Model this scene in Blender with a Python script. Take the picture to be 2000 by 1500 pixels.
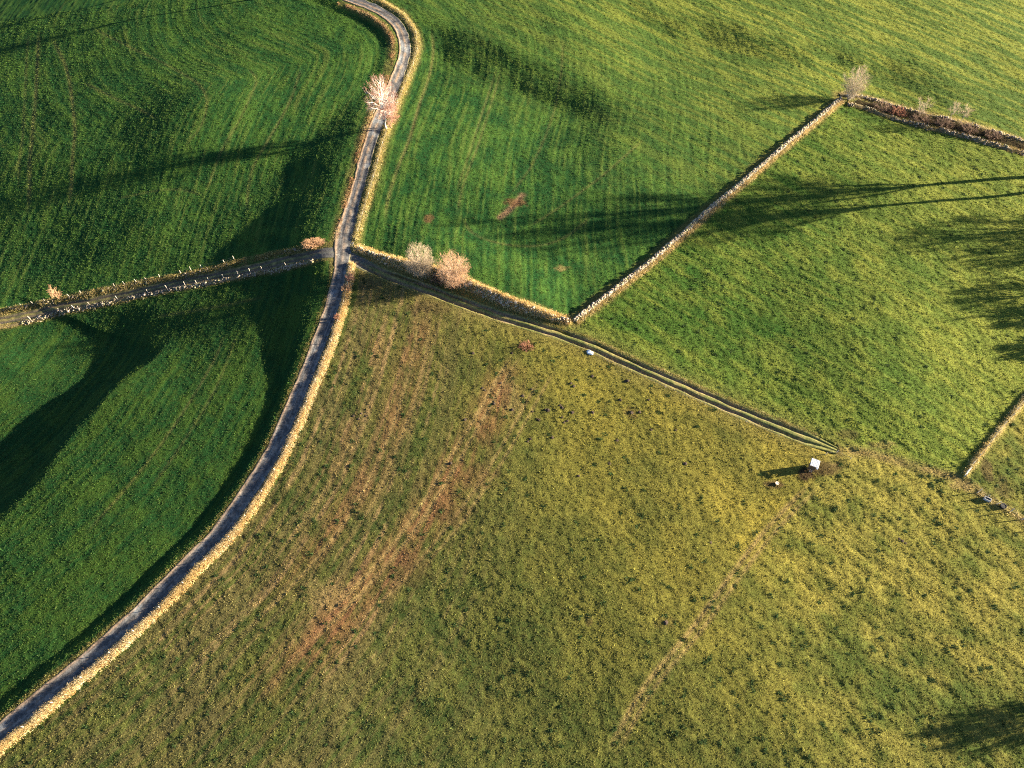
import bpy, math, random
import numpy as np

for o in list(bpy.data.objects):
    bpy.data.objects.remove(o)
scene = bpy.context.scene
COL = scene.collection
R = math.radians
rng = np.random.default_rng(7)

# ------------------------------------------------------------------ camera
CAM_H, TILT, FPX = 120.0, 31.5, 1387.0        # drone 120 m up, optical axis 58.5 degrees below the horizon
cam_d = bpy.data.cameras.new('camera')
cam_d.sensor_width = 36.0
cam_d.lens = 36.0 * FPX / 2000.0
cam_d.clip_start = 1.0
cam_d.clip_end = 12000.0
cam = bpy.data.objects.new('camera', cam_d)
cam.location = (0, 0, CAM_H)
cam.rotation_euler = (R(TILT), 0, 0)
COL.objects.link(cam)
scene.camera = cam

# ------------------------------------------------------------------ light
SUN_EL, SUN_AZ = 12.8, 9.0                    # azimuth counted from +X towards +Y
world = bpy.data.worlds.new('World')
scene.world = world
world.use_nodes = True
wn = world.node_tree.nodes
wn.clear()
sky = wn.new('ShaderNodeTexSky')
sky.sky_type = 'NISHITA'
sky.sun_disc = False
sky.air_density = 0.5
sky.dust_density = 0.4
sky.ozone_density = 1.5
sky.sun_elevation = R(SUN_EL)
sky.sun_rotation = R(90 - SUN_AZ)
bg = wn.new('ShaderNodeBackground')
bg.inputs[1].default_value = 0.05
wo = wn.new('ShaderNodeOutputWorld')
world.node_tree.links.new(sky.outputs[0], bg.inputs[0])
world.node_tree.links.new(bg.outputs[0], wo.inputs[0])

sun_d = bpy.data.lights.new('sun', 'SUN')
sun_d.energy = 5.0
sun_d.angle = R(0.5)
sun_d.color = (1.0, 0.86, 0.64)
sun = bpy.data.objects.new('sun', sun_d)
sun.rotation_euler = (R(90 - SUN_EL), 0, R(90 + SUN_AZ))
COL.objects.link(sun)

vs = scene.view_settings
vs.view_transform = 'Standard'
vs.look = 'None'
vs.gamma = 1.0
vs.exposure = 2.7
scene.render.engine = 'CYCLES'
scene.cycles.max_bounces = 3
scene.cycles.diffuse_bounces = 1
scene.cycles.transparent_max_bounces = 4
scene.cycles.use_denoising = False
scene.cycles.filter_width = 1.1

# ------------------------------------------------------------------ numpy helpers
def smooth(a, b, x):
    t = np.clip((x - a) / (b - a), 0, 1)
    return t * t * (3 - 2 * t)

_lat = np.random.default_rng(3).random((256, 256)).astype(np.float32)
def vnoise(x, y):
    xi = np.floor(x).astype(np.int64); yi = np.floor(y).astype(np.int64)
    fx = (x - xi); fy = (y - yi)
    fx = fx * fx * (3 - 2 * fx); fy = fy * fy * (3 - 2 * fy)
    a = _lat[xi & 255, yi & 255]; b = _lat[(xi + 1) & 255, yi & 255]
    c = _lat[xi & 255, (yi + 1) & 255]; d = _lat[(xi + 1) & 255, (yi + 1) & 255]
    return (a * (1 - fx) + b * fx) * (1 - fy) + (c * (1 - fx) + d * fx) * fy
def fbm(x, y, oct=4, gain=0.5):
    s = 0; a = 1; t = 0
    for k in range(oct):
        s = s + a * vnoise(x * 2.03 ** k + 17.3 * k, y * 2.03 ** k + 9.1 * k + 0.37 * x)
        t += a; a *= gain
    return s / t

def ray(px, py):
    th = R(TILT); dx = (px - 1000) / FPX; dy = (750 - py) / FPX
    return np.array([dx, dy * math.cos(th) + math.sin(th), dy * math.sin(th) - math.cos(th)])
def unproject(px, py, hf):
    d = ray(px, py); z = 0.0
    for k in range(12):
        t = (CAM_H - z) / -d[2]
        z = float(hf(np.array([d[0] * t]), np.array([d[1] * t]))[0])
    return np.array([d[0] * t, d[1] * t, z])

def dist_line(x, y, pts, margin=None):
    """distance to a polyline, signed side, and the parameter (0..1) of the closest point"""
    D = np.full(x.shape, 1e9); S = np.zeros(x.shape); T = np.zeros(x.shape)
    L = np.concatenate([[0], np.cumsum(np.hypot(*np.diff(pts[:, :2], axis=0).T))])
    for i in range(len(pts) - 1):
        a = pts[i, :2]; b = pts[i + 1, :2]; v = b - a; l2 = v @ v
        t = np.clip(((x - a[0]) * v[0] + (y - a[1]) * v[1]) / l2, 0, 1)
        ex = x - a[0] - t * v[0]; ey = y - a[1] - t * v[1]
        d = np.hypot(ex, ey)
        m = d < D
        D = np.where(m, d, D)
        S = np.where(m, np.sign(v[0] * ey - v[1] * ex), S)
        T = np.where(m, (L[i] + t * (L[i + 1] - L[i])) / L[-1], T)
    return D, S, T
def dist_near(x, y, pts, margin):
    D = np.full(x.shape, 1e9); S = np.zeros(x.shape); T = np.zeros(x.shape)
    m = ((x > pts[:, 0].min() - margin) & (x < pts[:, 0].max() + margin) &
         (y > pts[:, 1].min() - margin) & (y < pts[:, 1].max() + margin))
    if m.any():
        d, s, t = dist_line(x[m], y[m], pts)
        D[m] = d; S[m] = s; T[m] = t
    return D, S, T
def inside(x, y, poly):
    r = np.zeros(x.shape, bool); j = len(poly) - 1
    for i in range(len(poly)):
        xi, yi = poly[i]; xj, yj = poly[j]
        c = ((yi > y) != (yj > y)) & (x < (xj - xi) * (y - yi) / (yj - yi + 1e-12) + xi)
        r ^= c; j = i
    return r
def spline(pts, step=0.5):
    """Catmull-Rom through the points, resampled evenly"""
    p = np.vstack([2 * pts[0] - pts[1], pts, 2 * pts[-1] - pts[-2]])
    out = []
    for i in range(1, len(p) - 2):
        t = np.linspace(0, 1, 24, endpoint=False)[:, None]
        a, b, c, d = p[i - 1], p[i], p[i + 1], p[i + 2]
        out.append(0.5 * (2 * b + (c - a) * t + (2 * a - 5 * b + 4 * c - d) * t ** 2 + (3 * b - a - 3 * c + d) * t ** 3))
    q = np.vstack(out + [pts[-1:]])
    s = np.concatenate([[0], np.cumsum(np.linalg.norm(np.diff(q, axis=0), axis=1))])
    n = max(2, int(s[-1] / step) + 1)
    u = np.linspace(0, s[-1], n)
    return np.stack([np.interp(u, s, q[:, k]) for k in range(q.shape[1])], 1)

# ------------------------------------------------------------------ the lie of the land
NS_PX = [(600, -34), (690, 0), (735, 18), (766, 38), (784, 62), (791, 95), (785, 125), (770, 165), (752, 205), (731, 255), (715, 305),
         (703, 352), (686, 410), (676, 450), (670, 490), (664, 540), (655, 580), (640, 625), (622, 672), (592, 750), (562, 820),
         (530, 889), (480, 968), (420, 1050), (345, 1125), (272, 1200), (215, 1252), (160, 1300), (80, 1365), (0, 1432), (-90, 1505), (-200, 1590)]
STEP_A = [(365, 590), (305, 665), (230, 745), (130, 860), (40, 980), (-60, 1130)]
STEP_B = [(790, 5), (900, 48), (1000, 88), (1110, 132), (1300, 205)]
STEP_C = [(1150, -30), (1350, 20), (1550, 70), (1750, 110), (1950, 150)]
BUMPS = [((390, 215), 2.0, 11), ((1560, 150), 1.2, 16), ((560, 560), 1.0, 12), ((1750, 600), 1.0, 14), ((250, 420), 1.3, 12), ((1300, 1250), 0.9, 18), ((1680, 760), 0.9, 11)]

def H0(x, y):
    d = x + 25
    h = np.where(d < 0, -0.00062 * d * d, -0.00016 * d * d)
    h = np.where(np.abs(d) > 200, -0.00062 * 40000 * (d < 0) - 0.00016 * 40000 * (d > 0), h)
    return h
_flat = lambda px: np.array([unproject(a, b, H0)[:2] for a, b in px])
BUMP_W = [(unproject(p[0], p[1], H0), a, s) for p, a, s in BUMPS]
WALL_E0 = _flat([(694, 485), (740, 502), (784, 516), (830, 526), (870, 536), (900, 548), (940, 566), (1000, 591), (1060, 613), (1114, 630)])
STEP_WA = _flat(STEP_A); STEP_WB = _flat(STEP_B); STEP_WC = _flat(STEP_C)

def land(x, y, ns):
    h = H0(x, y)
    for c, a, s in BUMP_W:
        h = h + a * np.exp(-((x - c[0]) ** 2 + (y - c[1]) ** 2) / (2 * s * s))
    h = h + 0.9 * (fbm(x / 42 + 5, y / 42 + 3, 3) - 0.5) + 0.28 * (fbm(x / 11 + 50, y / 11, 2) - 0.5)
    # the fields west of the lane lie lower than the lane
    D, S, T = dist_line(x, y, ns)
    D = D + smooth(2.4, 6, D) * 2.5 * (fbm(x / 9, y / 9, 2) - .5)
    yy = np.clip(y, 0, 215)
    A = np.interp(yy, [0, 20, 45, 70, 85, 100, 125, 150, 175, 195, 215], [0.6, 0.6, 0.7, 0.95, 1.7, 2.7, 2.9, 1.9, 1.0, 0.7, 0.6])
    A = A * (0.8 + 0.4 * vnoise(y / 14, y * 0))
    L = np.maximum(2.4, A * np.interp(yy, [0, 100, 112, 130, 215], [3.0, 3.4, 6.5, 8.5, 5.0]))
    h = h - np.where(S < 0, A * smooth(2.4, 2.4 + L, D), 0)
    d, s, t = dist_line(x, y, WALL_E0)
    h = h + 1.45 * smooth(-1.5, -.3, s * d) * np.where(s > 0, 1 - smooth(3, 17, d), 1) * smooth(0, .3, t) * smooth(0, .25, 1 - t)
    h = h - 4.0 * smooth(-42, -97, x) * smooth(70, 96, y + 10 * (fbm(x / 13 + 7, y / 13, 2) - .5)) * (1 - smooth(122, 150, y))
    # left terrace edge, plus two slopes shaped to shade bands of the middle field
    for W, side, a, l in ((STEP_WA, -1, 2.9, 9.0), (STEP_WB, -1, 2.5, 15.0), (STEP_WC, -1, 1.8, 14.0)):
        d, s, t = dist_line(x, y, W)
        e = smooth(0, 0.3, t) * smooth(0, 0.3, 1 - t)
        k = np.where(s == side, smooth(0, l, d + 3.5 * (vnoise(x / 7, y / 7) - .5)) * (1 - smooth(14, 55, d)), 0)
        h = h - a * e * k
    return h

# grid: fine where the camera looks, coarse out to the horizon
def axis(lo, hi, steps, far):
    v = [lo]
    while v[-1] < hi:
        v.append(v[-1] + steps(v[-1]))
    v = np.array(v); out = [v]
    g = []; s = steps(hi); p = v[-1]
    while p < far:
        s *= 1.35; p += s; g.append(p)
    f = []; s = steps(lo); p = v[0]
    while p > -far:
        s *= 1.35; p -= s; f.append(p)
    return np.concatenate([f[::-1], v, g])
GX = axis(-178, 178, lambda v: 0.36 + 0.10 * min(1, max(0, (abs(v) - 90) / 60)), 5000)
GY = axis(-8, 226, lambda v: 0.30 + 0.22 * max(0, v) / 226, 5000)
XX, YY = np.meshgrid(GX, GY)
HS = land(XX, YY, _flat(NS_PX))
def bil(A, x, y):
    i = np.clip(np.searchsorted(GX, x) - 1, 0, len(GX) - 2); j = np.clip(np.searchsorted(GY, y) - 1, 0, len(GY) - 2)
    u = np.clip((x - GX[i]) / (GX[i + 1] - GX[i]), 0, 1); v = np.clip((y - GY[j]) / (GY[j + 1] - GY[j]), 0, 1)
    if A.ndim == 3:
        u = u[:, None]; v = v[:, None]
    return (A[j, i] * (1 - u) + A[j, i + 1] * u) * (1 - v) + (A[j + 1, i] * (1 - u) + A[j + 1, i + 1] * u) * v
def hs(x, y):
    return bil(HS, np.asarray(x, float), np.asarray(y, float))
def P(px, py):
    return unproject(px, py, hs)
def PL(px, step=0.5):
    q = spline(np.array([P(a, b)[:2] for a, b in px]), step)
    return q

# ------------------------------------------------------------------ lines of the place (surveyed from the photograph)
NS_LINE = PL(NS_PX, 0.4)
W_LINE = PL([(662, 493), (600, 500), (540, 513), (470, 530), (400, 543), (330, 557), (260, 573), (180, 590), (100, 603), (0, 626), (-90, 646)], 0.4)
E_LINE = PL([(676, 500), (740, 530), (800, 553), (850, 571), (900, 590), (950, 608), (1000, 624), (1050, 639), (1100, 655), (1150, 673), (1220, 705),
             (1290, 736), (1370, 771), (1450, 806), (1530, 838), (1590, 862), (1635, 880)], 0.4)
WALL_E = PL([(694, 485), (740, 502), (784, 516), (830, 526), (870, 536), (900, 548), (940, 566), (1000, 591), (1060, 613), (1114, 630)])
WALL_NE = PL([(1122, 626), (1200, 566), (1280, 503), (1344, 447), (1390, 405), (1440, 364), (1510, 304), (1560, 262), (1610, 220), (1642, 193)])
WALL_FN = PL([(1640, 186), (1694, 193), (1774, 216), (1830, 229), (1900, 247), (1970, 268), (2010, 280), (2110, 310)])
WALL_FS = PL([(1655, 203), (1690, 212), (1760, 236), (1850, 258), (1920, 277), (2000, 300), (2110, 334)])
BANK_W = PL([(614, 481), (560, 493), (500, 505), (420, 525), (350, 541), (280, 553), (200, 569), (120, 587), (50, 601), (0, 611), (-90, 632)])
WALL_W = PL([(612, 510), (590, 516), (540, 528), (470, 541), (400, 555), (330, 567), (260, 582), (190, 597), (110, 614), (60, 628), (0, 640), (-90, 660)])
BANK_R = PL([(1882, 928), (1915, 886), (1947, 845), (1975, 812), (2000, 781), (2060, 708)])
FENCE_R = PL([(1909, 961), (1945, 983), (2000, 1016), (2090, 1066)])
VERGE_S = PL([(687, 516), (683, 545), (678, 570), (672, 600), (663, 630), (652, 662), (640, 695), (617, 750), (593, 808), (573, 855), (551, 900),
              (524, 948), (490, 1000), (450, 1051), (405, 1097), (358, 1145), (303, 1201), (240, 1259), (187, 1305), (105, 1376), (20, 1447), (-80, 1528), (-190, 1615)])
VERGE_N = PL([(694, 470), (704, 430), (718, 385), (735, 325), (752, 265), (773, 210), (797, 150), (812, 110), (814, 80), (806, 55), (786, 30), (752, 8), (720, -8)])
VERGE_NW = PL([(655, 470), (672, 410), (688, 350), (700, 305), (714, 255), (735, 205), (752, 165), (762, 125), (768, 95), (764, 70), (746, 47), (712, 25), (660, 5)])
LANE_HALF = 1.5

FIELDS = {
 'nw': [(-500, -150), (560, -60), (690, 0), (765, 40), (786, 90), (740, 220), (700, 340), (664, 470), (600, 485), (300, 550), (-500, 720)],
 'sw': [(-500, 740), (300, 565), (640, 508), (650, 590), (590, 750), (420, 1040), (-500, 1850)],
 'nm': [(560, -60), (690, 0), (765, 40), (786, 90), (740, 220), (690, 480), (900, 545), (1112, 632), (1344, 447), (1642, 190), (2000, 285), (2500, 420), (2500, -150)],
 'ne': [(1112, 632), (1344, 447), (1642, 190), (2000, 285), (2500, 420), (2500, 500), (2000, 781), (1880, 932), (1640, 872), (1100, 648)],
 's': [(672, 495), (850, 565), (1100, 650), (1640, 872), (1592, 935), (1380, 1190), (1180, 1480), (1000, 1800), (-500, 1800), (-90, 1505), (160, 1300), (420, 1050), (562, 820), (640, 640)],
}
FW = {k: np.array([P(a, b)[:2] for a, b in v]) for k, v in FIELDS.items()}

# ------------------------------------------------------------------ ground: relief, colours
fx = XX.ravel(); fy = YY.ravel()
near = (np.abs(fx) < 185) & (fy > -12) & (fy < 232)
wx = fx + 1.0 * (vnoise(fx / 1.7, fy / 1.7) - .5) ; wy = fy + 1.0 * (vnoise(fx / 1.7 + 31, fy / 1.7 + 7) - .5)
mk_f = {k: (inside(wx, wy, v) & near) for k, v in FW.items()}
mk_f['se'] = ~(mk_f['nw'] | mk_f['sw'] | mk_f['nm'] | mk_f['ne'] | mk_f['s'])
C = lambda *a: np.array(a, float)
def lerp(a, b, t):
    return a * (1 - t[:, None]) + b * t[:, None]
big = fbm(fx / 13 + 3, fy / 16 + 8, 4)
mid = fbm(fx / 3.1 + 13, fy / 3.1 + 4, 4)
small = fbm(fx / 0.9 + 23, fy / 0.9 + 14, 3)
Dns, Sns, Tns = dist_line(fx, fy, _flat(NS_PX))
sd = Dns * Sns
streak = fbm(sd / 0.62 + 1.4 * (big - .5) + .5 * (mid - .5), fy / 13, 3)
# streaks of the eastern pastures run parallel to the far wall
ux = fx * 0.80 - fy * 0.60; uy = fx * 0.60 + fy * 0.80
streak2 = fbm(uy / 0.9, ux / 9, 3)
GREEN = C(.020, .078, .020); GREEN2 = C(.066, .138, .024); YEL = C(.235, .262, .046); OLIVE = C(.165, .145, .036)
DRY = C(.33, .235, .095); SOIL = C(.105, .062, .036); RUST = C(.160, .085, .042); STRAW = C(.42, .31, .13)
col = np.zeros((len(fx), 3)); col[:] = OLIVE
def put(k, c):
    m = mk_f[k]; col[m] = c[m]
t = smooth(.35, .7, .55 * streak + .45 * mid)
cN = lerp(GREEN, GREEN2 * 1.05, t)
cN = lerp(cN, C(.15, .16, .045)[None, :], smooth(.58, .80, streak) * .38 * smooth(.3, .6, big))
put('nw', cN); put('sw', lerp(GREEN * .85, GREEN2 * .74, t))  # south-west green darkened so its colour carries the broad shade there
east = smooth(5, 165, fx + 0.9 * (fy - 110))
cM = lerp(lerp(lerp(GREEN, GREEN2 * 1.15, t), np.broadcast_to(C(.16, .17, .045), (len(fx), 3)), smooth(.60, .82, streak) * .28), lerp(C(.095, .155, .030), YEL, smooth(.4, .65, streak2)), np.clip(east * 1.1 - .1 + .3 * (big - .5), 0, 1))
put('nm', cM)
cE = lerp(C(.050, .122, .020), YEL, np.clip(smooth(.36, .74, .5 * streak2 + .5 * mid) * .55 + .45 * smooth(30, 115, fx + .5 * (80 - fy)) + .10 + .5 * (big - .5), 0, 1))
put('ne', cE)
gold = smooth(-30, 55, fx + .25 * (fy - 40)) * (.35 + .65 * smooth(-5, 40, fy))
cS = lerp(C(.034, .068, .019), C(.098, .118, .030), smooth(.36, .62, .45 * mid + .55 * small))
cS = lerp(cS, C(.295, .246, .044), np.clip(.06 + gold * (.55 + .9 * (big - .5) + .6 * (mid - .5)), 0, 1))
cS = lerp(cS, C(.19, .135, .062), .5 * smooth(.40, .62, .4 * big + .6 * streak) * smooth(15, -35, fx))
lines_s = smooth(.58, .70, fbm(sd / .85 + 1.2 * (big - .5), fy / 90 + 3, 2)) * smooth(2, -28, fx) * smooth(2, 6, Dns) * smooth(8, 30, fy)
cS = lerp(cS, np.broadcast_to(C(.30, .205, .095), cS.shape), .75 * lines_s * smooth(.3, .6, mid))
for px, w, s_ in (([(1015, 690), (960, 800), (900, 900), (850, 980), (780, 1080), (680, 1190), (560, 1310), (430, 1420)], 3.4, .9), ([(830, 600), (800, 720), (760, 850), (690, 980), (600, 1090), (480, 1220)], 3.0, .6), ([(745, 640), (720, 740), (670, 870), (600, 1000)], 2.2, .3)):
    d, sg, tt = dist_near(fx, fy, PL(px, 3.0), 12)
    cS = lerp(cS, np.broadcast_to(C(.25, .120, .058), cS.shape), s_ * np.exp(-(d / w) ** 2) * smooth(0, .1, tt) * smooth(0, .25, 1 - tt) * smooth(.25, .62, .5 * mid + .5 * streak))
put('s', cS)
cX = lerp(cS, lerp(C(.070, .118, .024), C(.270, .250, .058), np.clip(smooth(.34, .68, .6 * mid + .4 * big), 0, 1)), .6 * smooth(30, 60, fx))
put('se', cX)
# wheel lines in the turf: points in the photograph, half width, strength, colour
LINES = [
 # south pasture
 ([(1020, 690), (985, 745), (945, 815), (905, 885), (860, 960), (810, 1035), (745, 1115), (670, 1195), (590, 1270)], .22, .8, DRY),
 ([(1003, 690), (965, 750), (920, 830), (880, 890), (830, 975), (770, 1060), (700, 1140), (620, 1215)], .22, .8, DRY),
 ([(1060, 730), (1020, 800), (975, 880), (925, 960), (860, 1045), (790, 1130), (700, 1215)], .2, .55, DRY),
 ([(1085, 720), (1045, 790), (1000, 870), (950, 950), (890, 1035), (815, 1120)], .2, .45, DRY),
 ([(820, 600), (810, 680), (790, 760), (760, 850), (725, 930), (680, 1010), (620, 1090), (550, 1165), (460, 1250)], .2, .65, DRY),
 ([(842, 605), (832, 690), (812, 775), (780, 865), (745, 950), (700, 1030), (640, 1110)], .2, .55, DRY),
 ([(760, 590), (745, 670), (720, 760), (690, 850), (650, 930), (600, 1010), (540, 1090)], .18, .5, DRY),
 ([(775, 592), (762, 670), (738, 760), (708, 850), (668, 935)], .18, .4, DRY),
 ([(700, 640), (680, 720), (650, 800), (610, 880), (560, 960), (500, 1040), (430, 1120), (350, 1200), (260, 1280), (150, 1370)], .2, .4, DRY),
 ([(1592, 935), (1500, 1030), (1430, 1120), (1350, 1230), (1260, 1340), (1180, 1480)], .3, .6, DRY),
 ([(1605, 945), (1516, 1036), (1446, 1126), (1366, 1236), (1276, 1346), (1196, 1486)], .25, .5, DRY),
 # north-west meadow
 ([(75, 60), (72, 150), (66, 230), (58, 330), (52, 430)], .35, .55, DRY),
 ([(55, 60), (50, 160), (45, 260), (36, 380)], .25, .35, DRY),
 ([(100, 70), (128, 130), (140, 190), (146, 260), (140, 350), (130, 420)], .3, .6, DRY),
 ([(160, 160), (220, 190), (275, 215), (310, 235)], .25, .45, DRY),
 ([(170, 50), (260, 95), (350, 140), (400, 180), (395, 240), (350, 300)], .25, .4, DRY),
 ([(590, 130), (565, 200), (520, 280), (490, 340), (480, 420)], .25, .45, DRY),
 ([(480, 130), (500, 160), (470, 230), (430, 300), (400, 380)], .25, .35, DRY),
 ([(220, 390), (330, 370), (400, 380)], .2, .35, DRY),
 # middle field
 ([(842, 50), (846, 100), (838, 150), (820, 200), (800, 270), (780, 320), (760, 380), (750, 440)], .28, .65, DRY),
 ([(980, 130), (960, 200), (935, 280), (905, 360), (890, 430)], .22, .45, DRY),
 ([(970, 130), (945, 210), (920, 290), (890, 380)], .22, .4, DRY),
 ([(1100, 70), (1095, 150), (1075, 240), (1040, 320), (990, 390)], .22, .35, DRY),
 ([(1025, 375), (1000, 405), (970, 430)], .5, .9, RUST * 1.3 + .03),
 ([(1030, 445), (1100, 400), (1180, 340), (1260, 270)], .22, .4, DRY),
 ([(900, 420), (930, 460), (1010, 480), (1090, 470), (1160, 420)], .22, .4, DRY),
 ([(980, 560), (1050, 590), (1090, 600), (1120, 590), (1180, 540)], .35, .3, GREEN * .6),
 # south-west meadow
 ([(440, 650), (420, 700), (380, 770), (320, 860), (250, 950), (160, 1050)], .2, .18, DRY),
 ([(465, 645), (450, 690), (415, 770), (360, 860), (290, 960)], .2, .12, DRY),
 ([(300, 620), (420, 600), (520, 580)], .3, .3, DRY),
 # east
 ([(1640, 878), (1700, 885), (1770, 905), (1840, 925), (1885, 935)], .7, .55, DRY),
]
soilmask = np.zeros(len(fx))
rut = np.zeros(len(fx))
for px, w, s, c in LINES:
    q = PL(px, 2.0)
    d, sg, tt = dist_near(fx, fy, q, 4)
    k = s * (.6 if c is DRY and q[:, 1].mean() > 95 else 1.35) * np.exp(-(d / (w * 1.5)) ** 2) * smooth(0, .1, tt) * smooth(0, .1, 1 - tt) * np.clip(.35 + 1.3 * mid * small * 2, 0, 1)
    col = lerp(col, np.broadcast_to(c, col.shape), np.clip(k, 0, .85))
    rut += .07 * s * np.exp(-(d / w) ** 2)
# bare and bracken patches
PATCH = [((1005, 395), 22, 10, RUST, .8), ((838, 428), 10, 10, RUST, .8), ((1097, 524), 16, 6, DRY, .6), ((1028, 675), 18, 9, RUST, .9), ((930, 935), 45, 30, RUST, .45),
         ((880, 1000), 45, 35, RUST, .45), ((780, 1110), 70, 40, RUST, .35), ((640, 1160), 60, 35, DRY, .5), ((1000, 780), 25, 40, DRY, .4), ((985, 770), 14, 22, RUST, .5), ((950, 850), 20, 28, RUST, .4),
         ((1570, 926), 20, 15, SOIL * .55, .97), ((1612, 912), 32, 18, SOIL * .7, .85), ((1510, 945), 16, 9, SOIL, .8), ((1660, 850), 22, 10, SOIL, .5), ((1636, 878), 12, 18, SOIL, .6),
         ((1720, 870), 30, 9, DRY, .5), ((1880, 945), 30, 14, DRY, .7), ((1895, 955), 18, 9, STRAW * .7, .6), ((1930, 920), 16, 22, SOIL * 1.2, .6), ((1960, 955), 20, 24, SOIL, .5),
         ((835, 600), 45, 18, SOIL * .8, .6), ((720, 555), 26, 10, SOIL, .4), ((1230, 805), 18, 12, RUST, .4), ((1300, 1215), 30, 15, RUST, .25), ((1150, 1210), 10, 14, RUST, .4)]
for (px, py), rx, ry, c, s in PATCH:
    p = P(px, py); sc = np.linalg.norm(P(px + 10, py)[:2] - p[:2]) / 10; sy = np.linalg.norm(P(px, py - 10)[:2] - p[:2]) / 10
    rr = np.hypot((fx - p[0]) / (rx * sc), (fy - p[1]) / (ry * sy)) + 1.1 * (small - .5) + .8 * (mid - .5)
    k = (1 - smooth(.5, 1.1, rr)) * s
    col = lerp(col, np.broadcast_to(c, col.shape), k)
    soilmask = np.maximum(soilmask, k)
# dry grass along boundaries
for q, w, s in ((WALL_E, 1.3, .7), (WALL_NE, 1.3, .75), (WALL_FN, 1.6, .7), (WALL_FS, .9, .4), (VERGE_N, 1.3, .7), (VERGE_NW, 1.2, .5), (BANK_R, .8, .5), (FENCE_R, 1.2, .6), (E_LINE, 3.2, .32), (WALL_W, .9, .3), (BANK_W, .9, .35)):
    d, sg, tt = dist_near(fx, fy, q[::4], 8)
    k = s * (1 - smooth(w * .5, w * 1.9, d + 1.2 * (mid - .5)))
    col = lerp(col, np.broadcast_to(C(.27, .215, .07), col.shape), k)
# relief
tus = np.full(len(fx), .045)
for k, a in (('nw', .03), ('sw', .03), ('nm', .03), ('ne', .045), ('s', .045), ('se', .045)):
    tus[mk_f[k]] = a
clump = fbm(fx / .8 + 3, fy / .8 + 71, 2, .6)
micro = tus * 2.2 * (smooth(.30, .72, clump) - .5) + tus * .9 * (fbm(fx / 3.3 + 9, fy / 3.3, 2) - .5) * 2
micro += .10 * (streak - .5) * (mk_f['nw'] | mk_f['sw'] | mk_f['nm']) + .12 * (streak2 - .5) * (mk_f['ne'] | mk_f['se']) + .30 * (fbm(uy / 1.9 + 60, ux / 7, 2) - .5) * mk_f['se'] * smooth(28, 55, fx)
dW, sW, tW = dist_near(fx, fy, W_LINE[::5], 8)
dE, sE, tE = dist_near(fx, fy, E_LINE[::5], 8)
hw_e = 1.55
road_d = np.minimum(np.minimum(Dns - LANE_HALF, dW - 1.5), dE - hw_e)
flat = smooth(0.2, 1.8, road_d)
micro = micro * flat - rut * flat
for q_, a_, w_ in ((VERGE_S, .38, .6), (VERGE_N, .22, .7), (BANK_R, .4, .55), (WALL_E, .3, .9), (BANK_W, .3, .8)):
    d_, s_, t_ = dist_near(fx, fy, q_[::3], 5)
    micro = micro + a_ * np.exp(-(d_ / w_) ** 2)
sink = .55 * (1 - smooth(-.75, -.15, road_d))
GZ = (HS.ravel() + np.where(near, micro - sink, 0)).reshape(XX.shape)
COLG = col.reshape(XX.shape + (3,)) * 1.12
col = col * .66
def hg(x, y):
    return bil(GZ, np.asarray(x, float), np.asarray(y, float))

# ------------------------------------------------------------------ materials
def new_mat(name):
    m = bpy.data.materials.new(name); m.use_nodes = True
    nt = m.node_tree; nt.nodes.clear()
    return m, nt, nt.nodes, nt.links
def surf_mat(name, color=None, attr=None, rough=.9, n_scale=8.0, n_amt=.35, bump=0.0, bump_scale=6.0, bump_dist=.1, trans=0.0, instancer=False, spec=.15, metallic=0.0):
    m, nt, N, Lk = new_mat(name)
    out = N.new('ShaderNodeOutputMaterial')
    pr = N.new('ShaderNodeBsdfPrincipled')
    pr.inputs['Roughness'].default_value = rough
    pr.inputs['Metallic'].default_value = metallic
    pr.inputs['Specular IOR Level'].default_value = spec
    geo = N.new('ShaderNodeNewGeometry')
    no = N.new('ShaderNodeTexNoise'); no.inputs['Scale'].default_value = n_scale; no.inputs['Detail'].default_value = 6
    no.inputs['Roughness'].default_value = .65
    Lk.new(geo.outputs['Position'], no.inputs['Vector'])
    mr = N.new('ShaderNodeMapRange'); mr.inputs[1].default_value = .28; mr.inputs[2].default_value = .72
    mr.inputs[3].default_value = 1 - n_amt; mr.inputs[4].default_value = 1 + n_amt
    Lk.new(no.outputs['Fac'], mr.inputs[0])
    mul = N.new('ShaderNodeMix'); mul.data_type = 'RGBA'; mul.blend_type = 'MULTIPLY'; mul.inputs[0].default_value = 1
    if attr:
        at = N.new('ShaderNodeAttribute'); at.attribute_name = attr
        at.attribute_type = 'INSTANCER' if instancer else 'GEOMETRY'
        Lk.new(at.outputs['Color'], mul.inputs[6])
    else:
        mul.inputs[6].default_value = (*color, 1)
    Lk.new(mr.outputs[0], mul.inputs[7])
    Lk.new(mul.outputs[2], pr.inputs['Base Color'])
    if bump:
        b = N.new('ShaderNodeBump'); b.inputs['Strength'].default_value = bump; b.inputs['Distance'].default_value = bump_dist
        n2 = N.new('ShaderNodeTexNoise'); n2.inputs['Scale'].default_value = bump_scale; n2.inputs['Detail'].default_value = 5
        n2.inputs['Roughness'].default_value = .7
        Lk.new(geo.outputs['Position'], n2.inputs['Vector'])
        Lk.new(n2.outputs['Fac'], b.inputs['Height']); Lk.new(b.outputs[0], pr.inputs['Normal'])
    if trans:
        tr = N.new('ShaderNodeBsdfTranslucent'); Lk.new(mul.outputs[2], tr.inputs[0])
        mx = N.new('ShaderNodeMixShader'); mx.inputs[0].default_value = trans
        Lk.new(pr.outputs[0], mx.inputs[1]); Lk.new(tr.outputs[0], mx.inputs[2]); Lk.new(mx.outputs[0], out.inputs[0])
    else:
        Lk.new(pr.outputs[0], out.inputs[0])
    return m
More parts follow.
